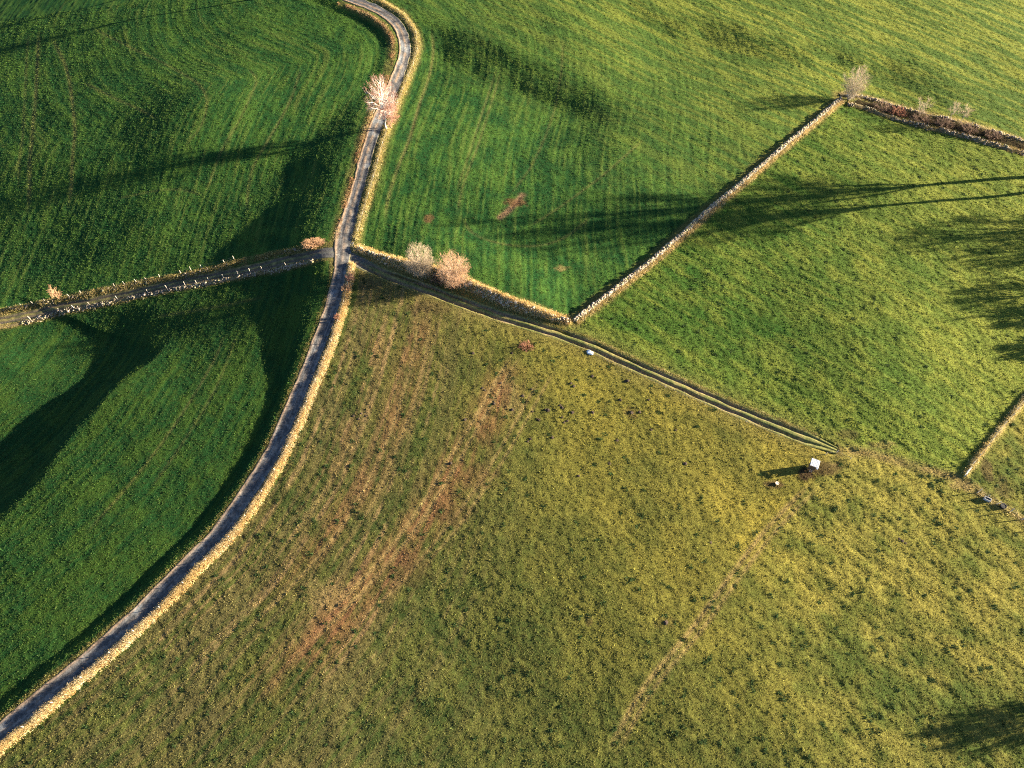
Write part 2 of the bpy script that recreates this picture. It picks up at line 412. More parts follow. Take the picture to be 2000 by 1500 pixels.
M_GROUND = surf_mat('turf', attr='gcol', rough=1, n_scale=3.6, n_amt=.55, bump=1.0, bump_scale=4.2, bump_dist=.16, spec=.05)
M_LANE = surf_mat('gravel', attr='gcol', rough=.9, n_scale=2.2, n_amt=.6, bump=.8, bump_scale=4, bump_dist=.08, spec=.25)
M_BLADE = surf_mat('grass_blade', attr='tcol', rough=.8, n_scale=1.2, n_amt=.25, trans=.35, instancer=True, spec=.1)
M_DRYG = surf_mat('dry_grass', attr='gcol', rough=.8, n_scale=2.0, n_amt=.25, trans=.3, spec=.1)
M_STONE = surf_mat('field_stone', attr='gcol', rough=.9, n_scale=6.0, n_amt=.35, bump=.4, bump_scale=9, bump_dist=.05)
M_MOUND = surf_mat('wall_earth', color=(.16, .125, .06), rough=1, n_scale=4, n_amt=.4, bump=.6, bump_scale=5, bump_dist=.1)
M_POST = surf_mat('weathered_wood', color=(.50, .44, .36), rough=.9, n_scale=12, n_amt=.3)
M_WIRE = surf_mat('fence_wire', color=(.30, .29, .28), rough=.5, n_scale=5, n_amt=.1, spec=.5)

def mesh_obj(name, V, F, mat, parent=None, col=None, smooth_=False):
    """one mesh object from arrays; F is (n,3) or (n,4)"""
    V = np.ascontiguousarray(V, np.float32); F = np.ascontiguousarray(F, np.int32)
    me = bpy.data.meshes.new(name)
    k = F.shape[1]
    me.vertices.add(len(V)); me.vertices.foreach_set('co', V.ravel())
    me.loops.add(F.size); me.loops.foreach_set('vertex_index', F.ravel())
    me.polygons.add(len(F)); me.polygons.foreach_set('loop_start', np.arange(0, F.size, k, dtype=np.int32))
    me.polygons.foreach_set('loop_total', np.full(len(F), k, np.int32))
    if smooth_:
        me.polygons.foreach_set('use_smooth', np.ones(len(F), bool))
    me.update(calc_edges=True)
    if col is not None:
        a = me.color_attributes.new('gcol', 'FLOAT_COLOR', 'POINT')
        c = np.ones((len(V), 4), np.float32); c[:, :3] = col
        a.data.foreach_set('color', c.ravel())
    if mat:
        me.materials.append(mat)
    o = bpy.data.objects.new(name, me)
    COL.objects.link(o)
    if parent:
        o.parent = parent
    return o
def tag(o, label=None, cat=None, group=None, kind=None):
    if label: o['label'] = label
    if cat: o['category'] = cat
    if group: o['group'] = group
    if kind: o['kind'] = kind
    return o
def empty(name, loc, label, cat, group=None, rz=0.0):
    o = bpy.data.objects.new(name, None); COL.objects.link(o)
    o.location = loc; o.rotation_euler = (0, 0, rz); o.empty_display_size = .5
    return tag(o, label, cat, group)

# ------------------------------------------------------------------ ground sheet
ny, nx = XX.shape
idx = np.arange(nx * ny).reshape(ny, nx)
F = np.stack([idx[:-1, :-1], idx[:-1, 1:], idx[1:, 1:], idx[1:, :-1]], -1).reshape(-1, 4)
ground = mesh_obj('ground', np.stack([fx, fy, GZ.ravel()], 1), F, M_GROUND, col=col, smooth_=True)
tag(ground, kind='structure')

# ------------------------------------------------------------------ lanes and tracks
def frame(q):
    t = np.gradient(q[:, :2], axis=0); t /= np.linalg.norm(t, axis=1)[:, None]
    return t, np.stack([t[:, 1], -t[:, 0]], 1)          # tangent, right-hand normal
def strip(name, q, us, prof, colf, wid=None):
    t, n = frame(q)
    U = np.array(us)
    s = np.concatenate([[0], np.cumsum(np.hypot(*np.diff(q[:, :2], axis=0).T))])
    ws = (np.ones(len(q)) if wid is None else wid(s))[:, None]
    X = q[:, 0:1] + n[:, 0:1] * U * ws; Y = q[:, 1:2] + n[:, 1:2] * U * ws
    S = np.broadcast_to(s[:, None], X.shape); UU = np.broadcast_to(U, X.shape)
    Z = hs(X.ravel(), Y.ravel()).reshape(X.shape) + prof(UU, S, X, Y)
    c = colf(UU.ravel(), S.ravel(), X.ravel(), Y.ravel())
    m = len(U); I = np.arange(X.size).reshape(X.shape)
    F = np.stack([I[:-1, :-1], I[1:, :-1], I[1:, 1:], I[:-1, 1:]], -1).reshape(-1, 4)
    F = F[:, ::-1]
    o = mesh_obj(name, np.stack([X.ravel(), Y.ravel(), Z.ravel()], 1), F, M_LANE, col=c, smooth_=True)
    if Z.size and o.data.polygons[0].normal.z < 0:
        o.data.flip_normals()
    return tag(o, kind='structure')
GRAV = C(.082, .082, .084); GRAV_L = C(.20, .19, .175); TAN = C(.34, .225, .135); MUD = C(.11, .082, .06)
s_cross = np.hypot(*(NS_LINE - P(670, 490)[:2]).T).argmin() * 0.4
US = 0.86 * np.array([-2.3, -2.05, -1.85, -1.65, -1.45, -1.2, -.95, -.7, -.45, -.2, 0, .2, .45, .7, .95, 1.2, 1.45, 1.65, 1.85, 2.05, 2.3])
def lane_prof(u, s, x, y):
    u = u / .86
    crown = .02 - .035 * np.exp(-((np.abs(u) - .78) / .32) ** 2)
    wob = .06 * (vnoise(x / 1.3, y / 1.3) - .5) + .03 * (vnoise(x / .4, y / .4) - .5)
    edge = -.30 * smooth(1.75, 2.3, np.abs(u)) + .10 * np.exp(-((np.abs(u) - 1.75) / .2) ** 2) * (vnoise(x / .9, y / .9))
    return .06 + crown + wob + edge
def lane_col(u, s, x, y):
    u = u / .86
    # in the direction of the line (running south) the right-hand normal points west
    n1 = fbm(x / .9, y / .9, 3); n2 = fbm(x / 3.5 + 40, y / 3.5, 3); n3 = fbm(u / .12 + 7, s / 5.0, 2)
    c = lerp(np.broadcast_to(GRAV * .75, (len(u), 3)), np.broadcast_to(GRAV_L * .9, (len(u), 3)), smooth(.35, .75, .55 * n1 + .45 * n3))
    north = smooth(s_cross + 4, s_cross - 8, s)
    mid_ = np.exp(-((u + .05 + .6 * (n2 - .5)) / .34) ** 2) * smooth(.30, .62, n2 * .5 + n1 * .5)
    c = lerp(c, np.broadcast_to(TAN * .85, c.shape), np.clip(mid_ * (.35 + .5 * north) * (.4 + n1), 0, .85))
    c = lerp(c, np.broadcast_to(C(.20, .215, .22), c.shape), smooth(.66, .78, n2) * .7)            # pale worn patches
    w = smooth(1.05 + .5 * (n2 - .5), 1.55, u) * (.55 + .4 * north)
    c = lerp(c, np.broadcast_to(TAN, c.shape), np.clip(w, 0, .9))                                   # tan west shoulder
    g = smooth(1.7, 2.0, np.abs(u) + .3 * (n1 - .5))
    return lerp(c, np.broadcast_to(C(.20, .165, .06), c.shape), g)
lane = strip('lane', NS_LINE, US, lane_prof, lane_col, lambda s: 1 + .38 * np.exp(-((s - s_cross + 4) / 6.0) ** 2) + .10 * (vnoise(s / 6, s * 0) - .5) + .14 * (vnoise(s / 1.7, s * 0 + 5) - .5))

def rut_track(name, q, half, gauge, depth, start_flat, end_fade, cg, cr):
    total = len(q) * .4
    us = np.linspace(-half - .35, half + .35, 29)
    def prof(u, s, x, y):
        k = smooth(0, start_flat, s) * (1 - smooth(total - end_fade, total, s) * .75)
        g = gauge / 2 + .12 * (vnoise(s / 9, s * 0 + 3) - .5)
        r = np.exp(-(np.abs(np.abs(u + .22 * (vnoise(s / 2.2, u * 0) - .5)) - g) / (.26 + .14 * vnoise(s / 3.1, np.sign(u) * 5 + 9))) ** 4) * (.55 + .7 * vnoise(s / 4.0 + 40, np.sign(u) * 7 + 11))
        z = -.02 - depth * k * r + .05 * (vnoise(x / .8, y / .8) - .5) + .05 * k * np.exp(-(u / .3) ** 2)
        return .05 + z - .35 * smooth(half, half + .35, np.abs(u))
    def colr(u, s, x, y):
        g = gauge / 2 + .12 * (vnoise(s / 9, s * 0 + 3) - .5)
        n1 = fbm(x / 1.1, y / 1.1, 3)
        r = np.exp(-(np.abs(np.abs(u + .22 * (vnoise(s / 2.2, u * 0) - .5)) - g) / (.30 + .16 * vnoise(s / 3.1, np.sign(u) * 5 + 9))) ** 4) * (.55 + .6 * n1)
        r = np.clip(r * (1 - .8 * smooth(total - end_fade * 1.6, total, s)), 0, 1)
        base = lerp(np.broadcast_to(cg, (len(u), 3)), np.broadcast_to(C(.20, .17, .055), (len(u), 3)), smooth(.35, .7, n1))
        c = lerp(base, np.broadcast_to(cr, base.shape), r)
        c = lerp(c, np.broadcast_to(C(.14, .14, .034), c.shape), smooth(total - end_fade * .7, total - end_fade * .1, s) if end_fade > 3 else s * 0)
        f = 1 - smooth(start_flat * .3, start_flat, s)
        return lerp(c, np.broadcast_to(GRAV, c.shape), f * .8)
    return strip(name, q, us, prof, colr, (lambda s: 1 - .55 * smooth(total - 7, total, s)) if end_fade > 3 else None)
rut_track('field_track', E_LINE, hw_e, 1.5, .46, 9, 12, C(.12, .13, .032), C(.20, .14, .09))
rut_track('farm_track', W_LINE, 1.5, 1.4, .22, 9, 1, C(.075, .075, .030), C(.085, .066, .05))

# ------------------------------------------------------------------ grass in the fields (instanced tufts)
def blades(n, length, width, lean, seed, curl=.35):
    r = np.random.default_rng(seed); V = []; F = []
    for i in range(n):
        a = r.uniform(0, 2 * math.pi); l = length * r.uniform(.6, 1.15); le = lean * r.uniform(.25, 1.2)
        w = width * r.uniform(.7, 1.3); b = r.normal(0, .05, 2)
        d = np.array([math.cos(a), math.sin(a)]); nrm = np.array([-d[1], d[0]])
        o = np.array([b[0], b[1], -.04])
        mid_ = o + np.array([*(d * l * .5 * math.sin(le)), l * .55 * math.cos(le)])
        tip = o + np.array([*(d * l * math.sin(le * (1 + curl))), l * math.cos(le * (1 + curl * .8)) * .95])
        k = len(V)
        V += [o + np.array([*(nrm * w * .5), 0]), o - np.array([*(nrm * w * .5), 0]), mid_ - np.array([*(nrm * w * .42), 0]), mid_ + np.array([*(nrm * w * .42), 0]), tip]
        F += [(k, k + 1, k + 2), (k, k + 2, k + 3), (k + 3, k + 2, k + 4)]
    return np.array(V), np.array(F)
tuft_objs = []
for i in range(5):
    V, F = blades(9, .27, .07, 1.0, 100 + i)
    o = mesh_obj('tuft_source', V, F, M_BLADE)
    COL.objects.unlink(o); tuft_objs.append(o)
def scatter(name, pos, rotz, scale, colr, label, cat):
    me = bpy.data.meshes.new(name)
    me.vertices.add(len(pos)); me.vertices.foreach_set('co', np.ascontiguousarray(pos, np.float32).ravel())
    a = me.attributes.new('tcol', 'FLOAT_COLOR', 'POINT'); c = np.ones((len(pos), 4), np.float32); c[:, :3] = colr
    a.data.foreach_set('color', c.ravel())
    a = me.attributes.new('rotz', 'FLOAT', 'POINT'); a.data.foreach_set('value', rotz.astype(np.float32))
    a = me.attributes.new('scl', 'FLOAT', 'POINT'); a.data.foreach_set('value', scale.astype(np.float32))
    a = me.attributes.new('pick', 'INT', 'POINT'); a.data.foreach_set('value', rng.integers(0, len(tuft_objs), len(pos)).astype(np.int32))
    o = bpy.data.objects.new(name, me); COL.objects.link(o)
    ng = bpy.data.node_groups.new(name + '_nodes', 'GeometryNodeTree')
    ng.interface.new_socket('Geometry', in_out='INPUT', socket_type='NodeSocketGeometry')
    ng.interface.new_socket('Geometry', in_out='OUTPUT', socket_type='NodeSocketGeometry')
    N = ng.nodes; L = ng.links
    gi = N.new('NodeGroupInput'); go = N.new('NodeGroupOutput')
    iop = N.new('GeometryNodeInstanceOnPoints'); iop.inputs['Pick Instance'].default_value = True
    join = N.new('GeometryNodeGeometryToInstance')
    for t_ in tuft_objs:
        oi = N.new('GeometryNodeObjectInfo'); oi.inputs[0].default_value = t_
        L.new(oi.outputs['Geometry'], join.inputs[0])
    def named(nm, typ):
        n = N.new('GeometryNodeInputNamedAttribute'); n.data_type = typ; n.inputs[0].default_value = nm
        return n.outputs[0]
    cx = N.new('ShaderNodeCombineXYZ'); L.new(named('rotz', 'FLOAT'), cx.inputs[2])
    L.new(gi.outputs[0], iop.inputs['Points']); L.new(join.outputs[0], iop.inputs['Instance'])
    L.new(named('pick', 'INT'), iop.inputs['Instance Index'])
    L.new(cx.outputs[0], iop.inputs['Rotation'])
    L.new(named('scl', 'FLOAT'), iop.inputs['Scale'])
    L.new(iop.outputs[0], go.inputs[0])
    md = o.modifiers.new('scatter', 'NODES'); md.node_group = ng
    return tag(o, label, cat, kind='stuff')

def in_view(x, y, pad=8):
    """the trapezoid of land in front of the drone plus a margin on every side"""
    return (y > -2 - pad * .5) & (y < 208 + pad) & (np.abs(x) < 72 + y * .40 + pad)
def sample_field(mask_name, n):
    out = []
    tot = 0
    while tot < n:
        y = rng.uniform(-4, 216, n * 2); x = rng.uniform(-165, 165, n * 2)
        keep = in_view(x, y) & (rng.random(n * 2) < (1.0 / (1 + np.maximum(y, 0) / 110)))
        x = x[keep]; y = y[keep]
        i = np.clip(np.searchsorted(GX, x), 0, len(GX) - 1); j = np.clip(np.searchsorted(GY, y), 0, len(GY) - 1)
        k = mk_f[mask_name][j * nx + i] & (road_d[j * nx + i] > .1)
        cl = clump[j * nx + i]
        k &= rng.random(len(x)) < .25 + 1.3 * cl
        out.append(np.stack([x[k], y[k]], 1)); tot += int(k.sum())
        if tot == 0: break
    return np.vstack(out)[:n]
GRASS = [('nw', 110000, .55, 'fine green grass of the mown meadow left of the upper lane', .4),
         ('sw', 52000, .55, 'dark green grass in the meadow left of the curving lower lane', .4),
         ('nm', 115000, .56, 'green grass between the upper lane and the straight stone wall', .42),
         ('ne', 100000, .60, 'yellow green pasture grass right of the straight stone wall', .5),
         ('s', 140000, .56, 'olive brown tussock grass in the pasture right of the lower lane', .78),
         ('se', 66000, .58, 'yellow olive tussock grass below the gateway at right', .72)]
for key, n, sc, lab, var in GRASS:
    p = sample_field(key, n)
    z = hg(p[:, 0], p[:, 1])
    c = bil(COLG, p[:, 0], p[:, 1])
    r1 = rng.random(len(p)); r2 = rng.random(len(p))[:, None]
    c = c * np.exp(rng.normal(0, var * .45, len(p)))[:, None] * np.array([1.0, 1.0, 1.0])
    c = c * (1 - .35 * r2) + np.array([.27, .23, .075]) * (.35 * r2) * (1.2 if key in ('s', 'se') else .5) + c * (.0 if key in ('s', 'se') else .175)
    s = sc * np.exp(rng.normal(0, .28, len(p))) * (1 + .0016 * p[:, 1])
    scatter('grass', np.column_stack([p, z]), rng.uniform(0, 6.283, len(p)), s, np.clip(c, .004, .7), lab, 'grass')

# ------------------------------------------------------------------ builders for small geometry
def tri_blades(pos, height, width, lean, colr, per=6, spread=.16, dirbias=None):
    """a tuft of single-triangle blades at every position"""
    n = len(pos); k = per
    a = rng.uniform(0, 2 * np.pi, (n, k)); le = lean * rng.uniform(.15, 1.15, (n, k))
    h = height[:, None] * rng.uniform(.55, 1.15, (n, k)); w = width * rng.uniform(.7, 1.4, (n, k))
    ox = pos[:, 0:1] + rng.normal(0, spread, (n, k)); oy = pos[:, 1:2] + rng.normal(0, spread, (n, k)); oz = np.broadcast_to(pos[:, 2:3], (n, k))
    dx = np.cos(a); dy = np.sin(a); b = rng.uniform(0, 2 * np.pi, (n, k)); bx = np.cos(b) * w * .5; by = np.sin(b) * w * .5
    tx = ox + dx * h * np.sin(le); ty = oy + dy * h * np.sin(le); tz = oz + h * np.cos(le)
    V = np.stack([np.stack([ox + bx, oy + by, oz], -1), np.stack([ox - bx, oy - by, oz], -1), np.stack([tx + bx * .25, ty + by * .25, tz], -1)], 2).reshape(-1, 3)
    F = np.arange(len(V)).reshape(-1, 3)
    c = np.repeat(colr * np.exp(rng.normal(0, .12, (n, 1))), k * 3, axis=0)
    return V, F, c
def along(q, dens, width, off=0.0, tight=False):
    """random points beside a line: dens per metre, spread over a width"""
    L = np.hypot(*np.diff(q[:, :2], axis=0).T).sum(); n = int(L * dens)
    t, nr = frame(q); i = rng.uniform(0, len(q) - 1.001, n); k = i.astype(int); f = (i - k)[:, None]
    p = q[k, :2] * (1 - f) + q[k + 1, :2] * f
    u = rng.uniform(-.5, .5, n) * width if tight else np.clip(rng.normal(0, .27, n), -.6, .6) * width
    p = p + nr[k] * (u + off)[:, None]
    return p, u, i / (len(q) - 1)
def dry_verge(label, q, width, height, dens, palette, off=0.0, patch=0.0, name='dry_grass', lean=.8, per=6, bw=.075):
    p, u, t = along(q, dens, width, off)
    v = vnoise(p[:, 0] / 1.6, p[:, 1] / 1.6); v2 = vnoise(p[:, 0] / 5 + 9, p[:, 1] / 5)
    keep = v2 > patch
    p, v, v2, u = p[keep], v[keep], v2[keep], u[keep]
    h = height * (.55 + .75 * v) * (1 - .5 * np.abs(u) / width)
    pal = np.array(palette); w = rng.random(len(p)) * .6 + v2 * .4
    i = np.clip((w * len(pal)).astype(int), 0, len(pal) - 1)
    V, F, c = tri_blades(np.column_stack([p, hg(p[:, 0], p[:, 1]) - .03]), h, bw, lean, pal[i], per)
    return tag(mesh_obj(name, V, F, M_DRYG, col=c), label, 'dry grass', kind='stuff')

_phi = (1 + 5 ** .5) / 2
ICO_V = np.array([(-1, _phi, 0), (1, _phi, 0), (-1, -_phi, 0), (1, -_phi, 0), (0, -1, _phi), (0, 1, _phi), (0, -1, -_phi), (0, 1, -_phi), (_phi, 0, -1), (_phi, 0, 1), (-_phi, 0, -1), (-_phi, 0, 1)]) / 1.9
ICO_F = np.array([(0, 11, 5), (0, 5, 1), (0, 1, 7), (0, 7, 10), (0, 10, 11), (1, 5, 9), (5, 11, 4), (11, 10, 2), (10, 7, 6), (7, 1, 8), (3, 9, 4), (3, 4, 2), (3, 2, 6), (3, 6, 8), (3, 8, 9), (4, 9, 5), (2, 4, 11), (6, 2, 10), (8, 6, 7), (9, 8, 1)])
def stones(cen, size, ang, bright=1.0):
    n = len(cen)
    V = np.broadcast_to(ICO_V, (n, 12, 3)) * (1 + rng.normal(0, .16, (n, 12, 1)))
    V = np.sign(V) * np.abs(V) ** .8
    V = V * size[:, None, :]
    ca, sa = np.cos(ang)[:, None], np.sin(ang)[:, None]
    tilt = rng.normal(0, .18, (n, 1))
    x = V[..., 0] * ca - V[..., 1] * sa; y = V[..., 0] * sa + V[..., 1] * ca; z = V[..., 2] + V[..., 0] * tilt
    W = np.stack([x, y, z], -1) + cen[:, None, :]
    F = (ICO_F[None] + 12 * np.arange(n)[:, None, None]).reshape(-1, 3)
    g = rng.random((n, 1)); tone = np.exp(rng.normal(0, .22, (n, 1)))
    c = (np.array([.36, .29, .21]) * g + np.array([.27, .225, .17]) * (1 - g)) * tone * bright
    li = rng.random((n, 1)) < .18
    c = np.where(li, np.array([.24, .23, .12]), c)
    return W.reshape(-1, 3), F, np.repeat(np.clip(c, 0, .8), 12, axis=0)
def stone_wall(label, q, half, height, sz=.22, rubble=False, per_m=9.0, gaps=0.0, bright=1.0):
    base = P0 = np.array([q[0, 0], q[0, 1], float(hs(q[0:1, 0], q[0:1, 1])[0])])
    e = empty('stone_wall', base, label, 'stone wall')
    p, u, t = along(q, per_m, half * 2, 0, tight=not rubble)
    if gaps:
        v = vnoise(p[:, 0] / 3, p[:, 1] / 3) > gaps; p, u = p[v], u[v]
    hv = height * (.75 + .5 * vnoise(p[:, 0] / 1.9 + 4, p[:, 1] / 1.9))
    prof = np.clip(1 - np.abs(u / half) ** 2.2, 0, 1)
    z = hs(p[:, 0], p[:, 1]) + hv * prof * np.sqrt(rng.random(len(p))) * .97 - .02
    n = len(p)
    size = sz * np.exp(rng.normal(0, .28, (n, 1))) * rng.uniform(.7, 1.2, (n, 3)) * np.array([1.25, 1.0, .72])
    tn = np.arctan2(*(np.gradient(q[:, 1]), np.gradient(q[:, 0])))
    ang = tn[np.clip((np.hypot(p[:, 0:1] - q[None, ::8, 0], p[:, 1:2] - q[None, ::8, 1]).argmin(1) * 8), 0, len(q) - 1)] + rng.normal(0, .5, n)
    V, F, c = stones(np.column_stack([p, z]) - base, size, ang, bright)
    tag(mesh_obj('stones', V, F, M_STONE, e, col=c), kind='stuff')
    # earth and rubble core
    tq, nq = frame(q); us = np.linspace(-half, half, 9)
    X = q[:, 0:1] + nq[:, 0:1] * us; Y = q[:, 1:2] + nq[:, 1:2] * us
    Z = hs(X.ravel(), Y.ravel()).reshape(X.shape) - .12 + height * .72 * np.clip(1 - np.abs(us / half) ** 2.2, 0, 1) * (.6 + .6 * vnoise(X / 1.2, Y / 1.2))
    I = np.arange(X.size).reshape(X.shape)
    F = np.stack([I[:-1, :-1], I[:-1, 1:], I[1:, 1:], I[1:, :-1]], -1).reshape(-1, 4)
    mesh_obj('core', np.stack([X.ravel(), Y.ravel(), Z.ravel()], 1) - base, F[:, ::-1], M_MOUND, e)
    return e
def tube_arrays(p0, p1, r0, r1, sides=3):
    d = p1 - p0; d = d / (np.linalg.norm(d, axis=1)[:, None] + 1e-9)
    a = np.where(np.abs(d[:, 2:3]) < .9, np.array([[0, 0, 1.0]]), np.array([[1.0, 0, 0]]))
    u = np.cross(d, a); u /= np.linalg.norm(u, axis=1)[:, None]; v = np.cross(d, u)
    n = len(p0); ang = np.arange(sides) * 2 * np.pi / sides
    ring = u[:, None, :] * np.cos(ang)[None, :, None] + v[:, None, :] * np.sin(ang)[None, :, None]
    V = np.concatenate([p0[:, None, :] + ring * r0[:, None, None], p1[:, None, :] + ring * r1[:, None, None]], 1)
    k = np.arange(sides); k2 = (k + 1) % sides
    Fq = np.stack([k, k2, k2 + sides, k + sides], -1)
    F = (Fq[None] + (2 * sides) * np.arange(n)[:, None, None]).reshape(-1, 4)
    return V.reshape(-1, 3), F
def curve_pts(a, b, bend, n, r):
    """slightly crooked path from a to b that first leaves upward"""
    t = np.linspace(0, 1, n)[:, None]
    c = a + (b - a) * .5 + bend
    p = (1 - t) ** 2 * a + 2 * (1 - t) * t * c + t ** 2 * b
    w = np.linalg.norm(b - a) * .035
    p[1:-1] += r.normal(0, w, (n - 2, 3))
    return p
def bark(name, c, var=.25, trans=0):
    return surf_mat(name, color=c, rough=.85, n_scale=3, n_amt=var, spec=.2, trans=trans)
M_BARK = bark('pale_bark', (.42, .33, .25)); M_BIRCH = bark('white_bark', (.78, .72, .64))
M_TWIG_PINK = bark('rosy_twigs', (.42, .22, .155)); M_TWIG_TAN = bark('tan_twigs', (.46, .275, .155)); M_TWIG_PALE = bark('pale_twigs', (.40, .31, .20))
M_TWIG_DARK = bark('brown_twigs', (.20, .13, .09)); M_TWIG_RUST = bark('rust_twigs', (.30, .14, .085)); M_TWIG_GREY = bark('grey_twigs', (.42, .37, .30))
def tree_meshes(seed, height, width, low, limbs=9, subs=7, twigs=9, trunk_r=.16, multi=False, tw_r=.022, up=.5, tw_len=.9, top=.62, lumpy=.1, reach=(.72, .92), tw_noise=.4):
    """bare winter tree: returns (trunk+limb arrays, twig arrays); crown is an egg between low*height and height"""
    r = np.random.default_rng(seed)
    A0, A1, B0, B1 = [], [], [], []
    def add(p, r0, r1):
        rr = np.linspace(r0, r1, len(p))
        A0.extend(p[:-1]); A1.extend(p[1:]); B0.extend(rr[:-1]); B1.extend(rr[1:])
    zc = height * (low + 1) / 2; hz = height * (1 - low) / 2; hx = width / 2
    def env(az, el, k=1.0):
        lump = 1 + lumpy * math.sin(3 * az + seed) + .6 * lumpy * math.sin(5 * az + 2.3 * seed + 3 * el)
        return np.array([math.cos(az) * math.cos(el) * hx * lump * k, math.sin(az) * math.cos(el) * hx * lump * k, zc + math.sin(el) * hz * k])
    trunk = None
    if not multi:
        tp = np.array([r.normal(0, .03) * height, r.normal(0, .03) * height, height * .93])
        trunk = curve_pts(np.zeros(3), tp, r.normal(0, .02 * min(height, 14), 3), 9, r)
        if height > 15: trunk[1:-1, :2] = trunk[1:-1, :2] * .3 + np.linspace(0, 1, 9)[1:-1, None] * tp[:2] * .7
        trunk[0] = (0, 0, -.15)
        add(trunk, trunk_r, trunk_r * .12)
    t0, t1, q0, q1 = [], [], [], []
    for i in range(limbs):
        az = i * 2.39996 + r.normal(0, .3); el = math.asin(np.clip(-.55 + 1.5 * (i + .5) / limbs, -.9, .97))
        tgt = env(az, el, r.uniform(*reach))
        if multi:
            st = np.array([*r.normal(0, .04 * width, 2), -.1])
        else:
            f = np.clip(low * .7 + (tgt[2] / height - low) * top + r.normal(0, .03), .08, .9)
            st = np.array([np.interp(f, np.linspace(0, 1, 9), trunk[:, k]) for k in range(3)])
        lb = curve_pts(st, tgt, np.array([0, 0, .10 * height * up * 2]) + r.normal(0, .03 * height, 3), 7, r)
        lr = trunk_r * (.55 if multi else .42) * r.uniform(.7, 1.1)
        add(lb, lr, lr * .25)
        for j in range(subs):
            f = .25 + .75 * (j + r.random()) / subs; k = min(f * 6, 5.99); m = int(k)
            sp = lb[m] * (1 - (k - m)) + lb[min(m + 1, 6)] * (k - m)
            out = np.array([sp[0], sp[1], (sp[2] - zc) * .8]); out /= (np.linalg.norm(out) + 1e-6)
            dirn = out * .6 + np.array([0, 0, up]) + r.normal(0, .55, 3); dirn /= np.linalg.norm(dirn)
            l = width * r.uniform(.14, .27) * (1.25 - .5 * f)
            sb = curve_pts(sp, sp + dirn * l, np.array([0, 0, .1 * l]), 4, r)
            add(sb, lr * .32, lr * .12)
            for t_ in range(twigs):
                g = r.uniform(.1, 1) * 2.99; m2 = int(g)
                s2 = sb[m2] * (1 - (g - m2)) + sb[m2 + 1] * (g - m2)
                d2 = dirn * .7 + np.array([0, 0, up * .8]) + r.normal(0, tw_noise, 3); d2 /= np.linalg.norm(d2)
                e2 = s2 + d2 * tw_len * r.uniform(.5, 1.25)
                t0.append(s2); t1.append(e2); q0.append(tw_r * r.uniform(.7, 1.2)); q1.append(tw_r * .35)
                if r.random() < .8:
                    s3 = s2 + (e2 - s2) * r.uniform(.3, .7); d3 = d2 + r.normal(0, .6, 3); d3 /= np.linalg.norm(d3)
                    t0.append(s3); t1.append(s3 + d3 * tw_len * .6 * r.uniform(.5, 1.1)); q0.append(tw_r * .7); q1.append(tw_r * .3)
    a = tube_arrays(np.array(A0), np.array(A1), np.array(B0), np.array(B1), 5)
    b = tube_arrays(np.array(t0), np.array(t1), np.array(q0), np.array(q1), 3)
    return a, b
def tree(name, px, label, cat, m_bark, m_twig, seed, height, width, low, rz=0, group=None, wpos=None, **kw):
    p = np.array([wpos[0], wpos[1], float(hs([wpos[0]], [wpos[1]])[0])]) if wpos is not None else P(*px)
    p[2] = min(p[2], float(hg([p[0]], [p[1]])[0]) + .3) - .05
    e = empty(name, p, label, cat, group, rz)
    a, b = tree_meshes(seed, height, width, low, **kw)
    mesh_obj('trunk' if cat == 'tree' else 'stems', a[0], a[1], m_bark, e)
    tag(mesh_obj('crown', b[0], b[1], m_twig, e), kind='stuff')
    return e

# ------------------------------------------------------------------ walls, banks and verges
GOLD = [(.62, .44, .17), (.72, .54, .24), (.66, .46, .22), (.55, .35, .13), (.74, .60, .33)]
PALE = [(.55, .43, .20), (.62, .52, .28), (.42, .33, .13), (.36, .33, .10)]
OLDG = [(.30, .24, .09), (.40, .30, .13), (.22, .20, .06), (.46, .36, .18)]
BRAC = [(.36, .17, .09), (.45, .25, .13), (.50, .34, .16), (.28, .13, .07)]
stone_wall('overgrown dry stone wall beside the rutted track right of the crossroads', WALL_E, .62, .95, .20, per_m=15)
stone_wall('long straight dry stone wall climbing to the bare tree at upper right', WALL_NE, .46, 1.0, .18, per_m=19, bright=.85)
stone_wall('upper stone wall of the pair at the far right, below pale saplings', WALL_FN, .50, .70, .18, rubble=True, per_m=8, gaps=.35, bright=.8)
stone_wall('lower rubble wall of the pair at the far right, facing the big pasture', WALL_FS, .95, .75, .20, rubble=True, per_m=8, gaps=.42, bright=.6)
stone_wall('low rubble wall with posts along the lower side of the left farm track', WALL_W, .70, .40, .15, rubble=True, per_m=13, gaps=.25, bright=.75)
stone_wall('low bushy stone bank along the upper side of the left farm track', BANK_W, .70, .5, .15, rubble=True, per_m=6, gaps=.40, bright=.6)

dry_verge('golden dry grass bank along the right side of the curving lower lane', VERGE_S, 1.45, .66, 90, GOLD + [(.72, .62, .40), (.60, .50, .30)], per=13, bw=.055)
dry_verge('pale yellow dry grass strip along the right side of the upper lane', VERGE_N, 2.0, .5, 70, PALE + GOLD[:2])
dry_verge('rusty dry grass and bracken along the left side of the upper lane', VERGE_NW, 1.5, .38, 30, BRAC + PALE[:2], patch=.22)
dry_verge('straw coloured grass overgrowing the wall beside the rutted track', WALL_E, 2.0, .75, 90, PALE[:2] + GOLD, off=-.25, per=8)
dry_verge('dry grass skirt along the foot of the long straight wall', WALL_NE, 1.6, .5, 75, GOLD[:3] + PALE, off=.5)
dry_verge('dry grass along the upper far right wall', WALL_FN, 2.0, .5, 55, PALE, off=-.3)
dry_verge('withered grass between the stones of the lower far right wall', WALL_FS, 2.2, .55, 80, OLDG + BRAC[:1], off=-.3)
